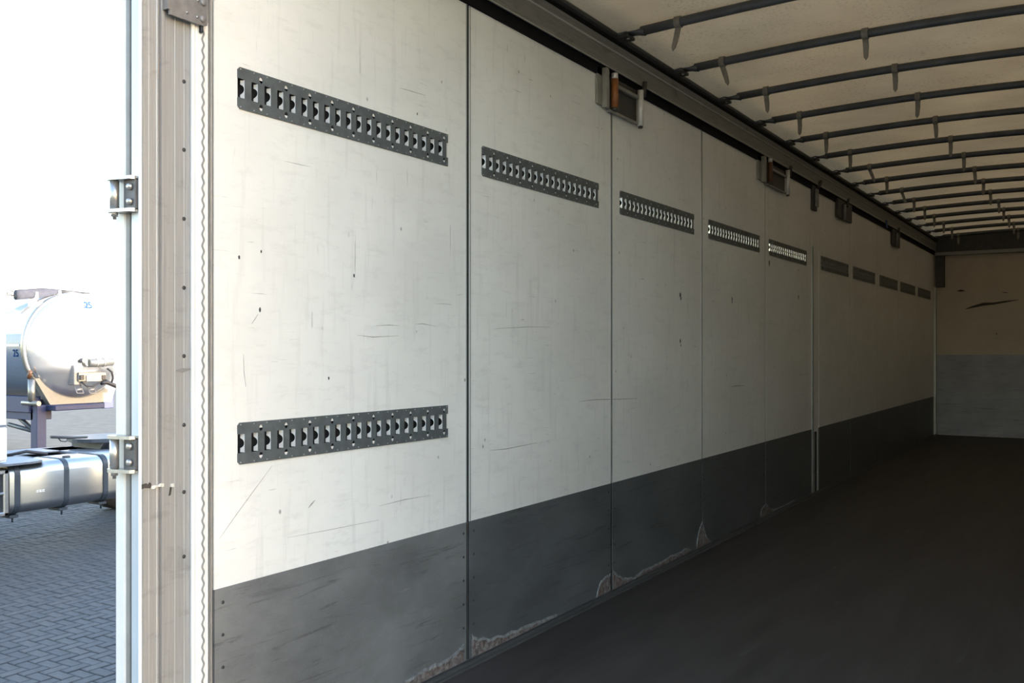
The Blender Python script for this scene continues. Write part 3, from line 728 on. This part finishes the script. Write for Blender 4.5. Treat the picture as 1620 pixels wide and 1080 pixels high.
# chassis
for x in (-9.48, -10.3): MB().box((x-.04, 4.2, -.44), (x+.04, 10.4, -.16), .006).build('frame_rail', 'dark_steel', tr_)
box((-10.45, 6.3, -.13), (-9.36, 6.95, -.10), .006).build('catwalk', 'deck_grey', tr_)
MB().prism([(-10.5, 6.9), (-10.5, 7.6), (-10.1, 8.6), (-9.9, 8.6), (-9.9, 7.0)], 2, -.13, -.115).build('deck_plate', 'deck_grey', tr_)
box((-9.5, 6.95, -.155), (-9.36, 9.8, -.12), .006).build('deck_edge', 'deck_grey', tr_)
for (x, y) in ((-10.25, 6.55), (-9.75, 6.75)): MB().lathe([(0, .07), (.05, .06), (.09, .03), (.09, 0)], (x, y, -.10), (0, 0, 1), 12).build('air_valve', 'stainless' if y < 6.6 else 'hose', tr_)
MB().tube([(-9.7, 6.8, -.09), (-9.6, 7.0, -.05), (-9.45, 7.2, -.09)], .02, 8).build('air_hose', 'hose', tr_)
# fifth wheel coupling
C5 = Vector((-9.9, 8.35, .03))
hs = []
for i in range(25): a = math.radians(-150 + 300*i/24 - 90 + 0); hs.append((C5.x + .46*math.cos(a), C5.y + .52*math.sin(a)))
hs += [(C5.x+.10, C5.y+.75), (C5.x+.05, C5.y+.1), (C5.x-.05, C5.y+.1), (C5.x-.10, C5.y+.75)][:4]
fw = MB().prism(hs, 2, C5.z-.05, C5.z).build('fifth_wheel_plate', 'strap_grey', tr_)
MB().prism([(C5.x-.40, C5.z-.05), (C5.x+.40, C5.z-.05), (C5.x+.30, C5.z-.15), (C5.x-.30, C5.z-.15)], 1, C5.y-.3, C5.y+.3).build('coupling_block', 'dark_steel', fw)
box((C5.x-.46, C5.y-.7, -.155), (C5.x+.46, C5.y+.7, -.115), .006).build('mounting_plate', 'deck_grey', tr_)
for sx in (-1, 1): MB().prism([(C5.x+sx*.34, -.12), (C5.x+sx*.48, -.12), (C5.x+sx*.40, C5.z-.05), (C5.x+sx*.30, C5.z-.05)], 1, C5.y-.22, C5.y+.22).build('pedestal', 'dark_steel', fw)
hA, hB = onX(80, 691, C5.x+.35), onX(112, 692, C5.x+.35)
hd = MB().tube([hA, hB, hB+Vector((-.1, .3, -.02))], .018, 8); hd.tube([hA.lerp(hB, .35), hA.lerp(hB, .5)-Vector((0, 0, .05)), hA.lerp(hB, .75)-Vector((0, 0, .055)), hA.lerp(hB, .9)], .008, 6)
hd.build('release_handle', 'hose', fw)
for (y, xx) in ((4.75, -8.98), (4.75, -10.8), (9.2, -8.98), (9.2, -10.8)):
    wx = MB().lathe([(-.16, .0), (-.16, .30), (-.17, .36), (-.15, .48), (-.10, .51), (.10, .51), (.15, .48), (.17, .36), (.16, .30), (.16, 0)], (xx, y, GZ+.51), (1, 0, 0), 32).build('wheel', 'tyre', tr_)
    MB().lathe([(-.172, 0), (-.172, .27), (.172, .27), (.172, 0)], (xx, y, GZ+.51), (1, 0, 0), 20).build('rim', 'stainless', wx)
for y in (4.75, 9.2): MB().tube([(-10.8, y, GZ+.51), (-8.98, y, GZ+.51)], .06, 8).build('axle', 'dark_steel', tr_)

# ---------------------------------------------------------------- tank semi-trailer standing across behind the tractor
RC = onY(118, 549, 11.8); RX = RC.x; TY, TZ, TR = 11.8, RC.z, 1.10
tk = empty('tank_trailer', (RX-1, TY, GZ), label='white tank semi-trailer with domed front end behind the tractor unit', cat='tank trailer')
sh = MB().lathe([(0, 0), (0, TR), (8.0, TR), (8.3, TR*.8), (8.45, 0)], (RX, TY, TZ), (-1, 0, 0), 64).build('tank_shell', 'tank_white', tk)
hp = [(.46*math.sin(a), TR*.985*math.cos(a)) for a in [PI/2*i/14 for i in range(15)]]
head = MB().lathe([(-.02, TR*.985)] + hp, (RX+.03, TY, TZ), (1, 0, 0), 64).build('front_dome', 'tank_white', tk)
MB().lathe([(-.05, TR), (-.05, TR+.03), (.05, TR+.03), (.05, TR-.02)], (RX, TY, TZ), (1, 0, 0), 64).build('rim_ring', 'stainless', tk)
z1 = WZ(22, 528, 0) if False else onY(20, 528, TY-TR).z
a0 = math.asin(min(.95, (z1-TZ)/TR))
bl = MB(); vs_, fs_ = [], []; na = 24
for i in range(na+1):
    a = a0 - (a0 + math.radians(150))*i/na
    for X in (RX-.06, RX-7.9): vs_.append((X, TY-(TR+.006)*math.cos(a), TZ+(TR+.006)*math.sin(a)))
fs_ = [(2*i, 2*i+1, 2*i+3, 2*i+2) for i in range(na)]; bl.add(vs_, fs_, True); bl.build('blue_side_panel', 'tank_blue', tk)
z2 = onY(20, 546, TY-TR).z; box((RX-7.9, TY-TR-.02, z2-.018), (RX-.12, TY-TR+.03, z2+.018)).build('white_side_line', 'white_gloss', tk)
# painted numbers
def number(txt, size, fn, parent):
    cu = bpy.data.curves.new('number', 'FONT'); cu.body = txt; cu.size = size; cu.align_x = 'CENTER'; cu.align_y = 'CENTER'; cu.offset = .012*size
    ob = bpy.data.objects.new('tmp', cu); COL.objects.link(ob); bpy.context.view_layer.update()
    me = bpy.data.meshes.new_from_object(ob.evaluated_get(bpy.context.evaluated_depsgraph_get())); bpy.data.objects.remove(ob)
    off = Vector(tk.location)
    bm = bmesh.new(); bm.from_mesh(me); bmesh.ops.triangulate(bm, faces=bm.faces); bmesh.ops.subdivide_edges(bm, edges=[e for e in bm.edges if e.calc_length() > .02], cuts=3, use_grid_fill=True); bmesh.ops.triangulate(bm, faces=bm.faces); bm.to_mesh(me); bm.free()
    for v in me.vertices: v.co = Vector(fn(v.co.x, v.co.y)) - off
    me.materials.clear(); me.materials.append(M['paint_blue'])
    o = bpy.data.objects.new('number', me); COL.objects.link(o); o.parent = parent; tag(o, 'blue painted number 25'); return o
def dome(y, z):
    s_ = 1 - ((y-TY)**2 + (z-TZ)**2)/(TR*.985)**2
    return RX + .03 + .46*math.sqrt(max(0, s_)) + .006
pn = onX(135, 484, RX+.25)
number('25', .18, lambda u, v: (dome(pn.y+u, pn.z+v)+.03, pn.y+u, pn.z+v+.012), head)
ps = onY(25, 559, TY-TR)
number('25', .20, lambda u, v: (ps.x+u, TY - math.sqrt(max(0, TR**2-(ps.z+v-TZ)**2)) - .014, ps.z+v), sh)
# hose tray and cover on top
X5 = RX - .35
A = onX(25, 466, X5); B = onX(92, 461, X5); Cc = onX(142, 463.5, X5)
tray = MB(); n = 10; vs_ = []
for i in range(n+1):
    p = A.lerp(B, i/n); hh = .095 if i < 7 else .095 - .055*(i-6)/4
    for k in range(10): a = 2*PI*k/10; vs_.append((p.x + .09*math.cos(a), p.y, p.z + hh*math.sin(a) + (.01 if k < 5 else -.01)))
tray.add(vs_, [(i*10+k, i*10+(k+1) % 10, (i+1)*10+(k+1) % 10, (i+1)*10+k) for i in range(n) for k in range(10)] + [tuple(range(10)), tuple(range(n*10, n*10+10))], True)
cov = tray.build('rolled_cover', 'cover_grey', tk)
MB().tube([A-Vector((0, 0, .05)), B-Vector((0, 0, .01))], .05, 10).build('cover_pole', 'hose', cov)
MB().tube([B+Vector((0, .03, 0)), Cc], .045, 10, .012).build('pole_end', 'hose', cov)
MB().tube([A-Vector((0, .28, .0)), A-Vector((0, .05, .02))], .016, 8).build('hook_rod', 'hose', cov)
MB().tube([A-Vector((0, .18, 0)), A+Vector((0, -.16, .09)), A+Vector((0, -.06, .06))], .012, 6).build('hook', 'hose', cov)
for tt in (.42, .97):
    p = A.lerp(B, tt); MB().prism([(p.x-.11, p.z-.13), (p.x+.11, p.z-.13), (p.x+.11, p.z+.02), (p.x-.11, p.z+.02)], 1, p.y-.025, p.y+.025).build('cover_band', 'white_gloss', cov)
for y in (11.1, 12.4): box((X5-.1, y-.03, TZ+.7), (X5+.1, y+.03, A.z-.06)).build('cover_stand', 'white_gloss', cov)
# valve gear on the dome
XG = RX + .56
def G(px, py): return onX(px, py, XG)
pA, pB = G(140, 574), G(177, 572)
vg = MB().tube([pA, pA.lerp(pB, .5), pB], .085, 14).build('pump_pipe', 'stainless', tk)
MB().tube([pA-Vector((.35, .0, .0)), pA], .07, 10).build('pipe_stub', 'stainless', vg)
e0 = G(132, 570); MB().tube([e0-Vector((.3, 0, 0)), e0+Vector((.03, 0, 0))], .05, 12).build('black_cap', 'hose', vg)
for tt in (.3, .6): p = pA.lerp(pB, tt); MB().tube([p-(pB-pA)*.015, p+(pB-pA)*.015], .095, 14).build('pipe_clamp', 'bracket_plate', vg)
b0, b1 = G(121, 605), G(168, 588)
gb = box((XG-.3, b0.y+.05, b0.z+.02), (XG, b1.y, b1.z+.0), .01).build('gear_box', 'stainless', tk)
m0, m1 = G(136, 603), G(160, 593); box((XG, m0.y, m0.z), (XG+.02, m1.y, m1.z)).build('gear_plate', 'bracket_grey', gb)
for px in (129, 163): p = G(px, 597); box((XG, p.y-.05, p.z-.05), (XG+.03, p.y+.05, p.z+.05), .01).build('gear_knob', 'hose', gb)
box((XG-.35, b0.y-.02, b0.z-.05), (XG-.05, b0.y+.10, b1.z+.15), .01).build('gear_bracket', 'bracket_plate', gb)
MB().tube([G(129, 603), G(136, 610), G(146, 611), G(156, 606), G(168, 600)], .018, 8).build('loop_hose', 'hose', gb)
MB().tube([G(160, 606), G(168, 604), G(182, 610), G(195, 615)], .045, 10).build('black_hose', 'hose', gb)
MB().tube([G(170, 583), G(177, 588), G(179, 598), G(176, 606)], .022, 8).build('loop_hose', 'hose', gb)
for px in (127, 147):
    p = G(px, 617); q_ = MB()
    q_.tube([p+Vector((-.1, -.07, .10)), p+Vector((0, -.07, -.06)), p+Vector((0, .07, -.06)), p+Vector((-.1, .07, .10))], .012, 6); q_.tube([p+Vector((-.05, -.06, 0)), p+Vector((-.05, .06, .02))], .03, 8)
    q_.build('lift_lug', 'bracket_plate', tk)
# under frame
S0, S1 = G(83, 640), G(165, 640)
fz = onX(100, 644, RX+.35).z
sd_ = MB(); sd_.prism([(TY-.95, TZ-.62), (TY-.62, fz+.05), (TY+.75, fz+.05), (TY+.95, TZ-.62)], 0, RX-.02, RX+.14); sd_.build('front_saddle', 'cream', tk)
box((RX-.1, onX(85, 643, RX+.4).y, fz-.06), (RX+.45, onX(164, 643, RX+.4).y, fz+.05), .015).build('front_sill', 'navy', tk)
box((RX-7.8, TY-.95, fz-.10), (RX-.05, TY-.70, fz+.22), .01).build('side_frame', 'navy', tk)
box((RX-7.8, TY+.70, fz-.10), (RX-.05, TY+.95, fz+.22), .01).build('side_frame', 'navy', tk)
box((RX-1.2, TY-.9, fz-.25), (RX-.0, TY-.5, fz-.02), .01).build('leg_mount', 'navy', tk)
lp = onY(61, 680, 11.0)
for y in (11.0, 13.15):
    lg = MB().box((lp.x-.11, y-.10, GZ+.32), (lp.x+.11, y+.10, fz+.05), .008).build('landing_leg', 'navy', tk)
    box((lp.x-.08, y-.075, GZ+.03), (lp.x+.08, y+.075, GZ+.33)).build('inner_leg', 'dark_steel', lg); box((lp.x-.18, y-.16, GZ), (lp.x+.18, y+.16, GZ+.04), .008).build('foot_plate', 'dark_steel', lg)
b0_, b1_, b2_ = onY(14, 671, 11.0), onY(54, 682, 11.0), onY(26, 656, 11.0)
for a, b in ((b0_, b1_), (b2_, b1_), (b2_, b2_+(b0_-b1_)*.5+Vector((0, 0, -.1)))): MB().tube([a, b], .045, 8).build('leg_brace', 'dark_steel', tk)
v0 = onY(50, 620, TY-TR+.1)
vv = MB().tube([v0+Vector((0, 0, .25)), v0, v0-Vector((0, 0, .18))], .07, 10).build('side_valve', 'stainless', tk)
MB().tube([v0+Vector((-.3, 0, -.22)), v0+Vector((.25, 0, -.22))], .05, 8).build('valve_pipe', 'stainless', vv)
MB().tube([v0+Vector((-.02, -.05, .28)), v0+Vector((.05, -.05, .42))], .04, 8).build('red_cap', 'orange_dull', vv)
for X in (RX-5.2, RX-6.6):
    for y in (TY-1.0, TY+1.0):
        wx = MB().lathe([(-.17, 0), (-.17, .34), (-.15, .48), (-.1, .52), (.1, .52), (.15, .48), (.17, .34), (.17, 0)], (X, y, GZ+.52), (0, 1, 0), 28).build('wheel', 'tyre', tk)
        MB().tube([(X, TY-1.0 if y < TY else TY, GZ+.52), (X, TY if y < TY else TY+1.0, GZ+.52)], .06, 8).build('axle', 'dark_steel', tk)
    box((X-.3, TY-.9, GZ+.5), (X+.3, TY+.9, fz)).build('suspension', 'dark_steel', tk)

# ---------------------------------------------------------------- running gear that carries the trailer (below the load floor), plus an added skirt against low sun
ch = empty('trailer_chassis', (WIDTH/2, 8, GZ), label='dark running gear carrying the trailer floor, plus an added sun-blocking skirt', cat='chassis')
for x in (.65, 1.83): MB().box((x-.06, 1.75, -.55), (x+.06, 15.2, -.14), .008).build('main_beam', 'dark_steel', ch)
box((WIDTH+.0, 1.9, -1.05), (WIDTH+.03, 15.0, -.14), .004).build('side_skirt', 'white_gloss', ch)  # added on the unseen side to block sun passing under the floor
box((.1, 1.72, -.75), (2.38, 1.84, -.60), .01).build('rear_bumper', 'dark_steel', ch)
for y in (4.3, 5.6, 6.9):
    MB().tube([(.25, y, GZ+.5), (2.23, y, GZ+.5)], .07, 10).build('axle', 'dark_steel', ch)
    for x in (.22, 2.26):
        wx = MB().lathe([(-.19, 0), (-.19, .32), (-.17, .46), (-.12, .5), (.12, .5), (.17, .46), (.19, .32), (.19, 0)], (x, y, GZ+.5), (1, 0, 0), 28).build('wheel', 'tyre', ch)
        MB().lathe([(-.195, 0), (-.195, .26), (.195, .26), (.195, 0)], (x, y, GZ+.5), (1, 0, 0), 20).build('rim', 'stainless', wx)
for x in (.45, 2.03): lgx = MB().box((x-.08, 12.6, GZ+.03), (x+.08, 12.8, -.14), .006).build('support_leg', 'dark_steel', ch); box((x-.16, 12.52, GZ), (x+.16, 12.88, GZ+.03)).build('leg_foot', 'dark_steel', lgx)
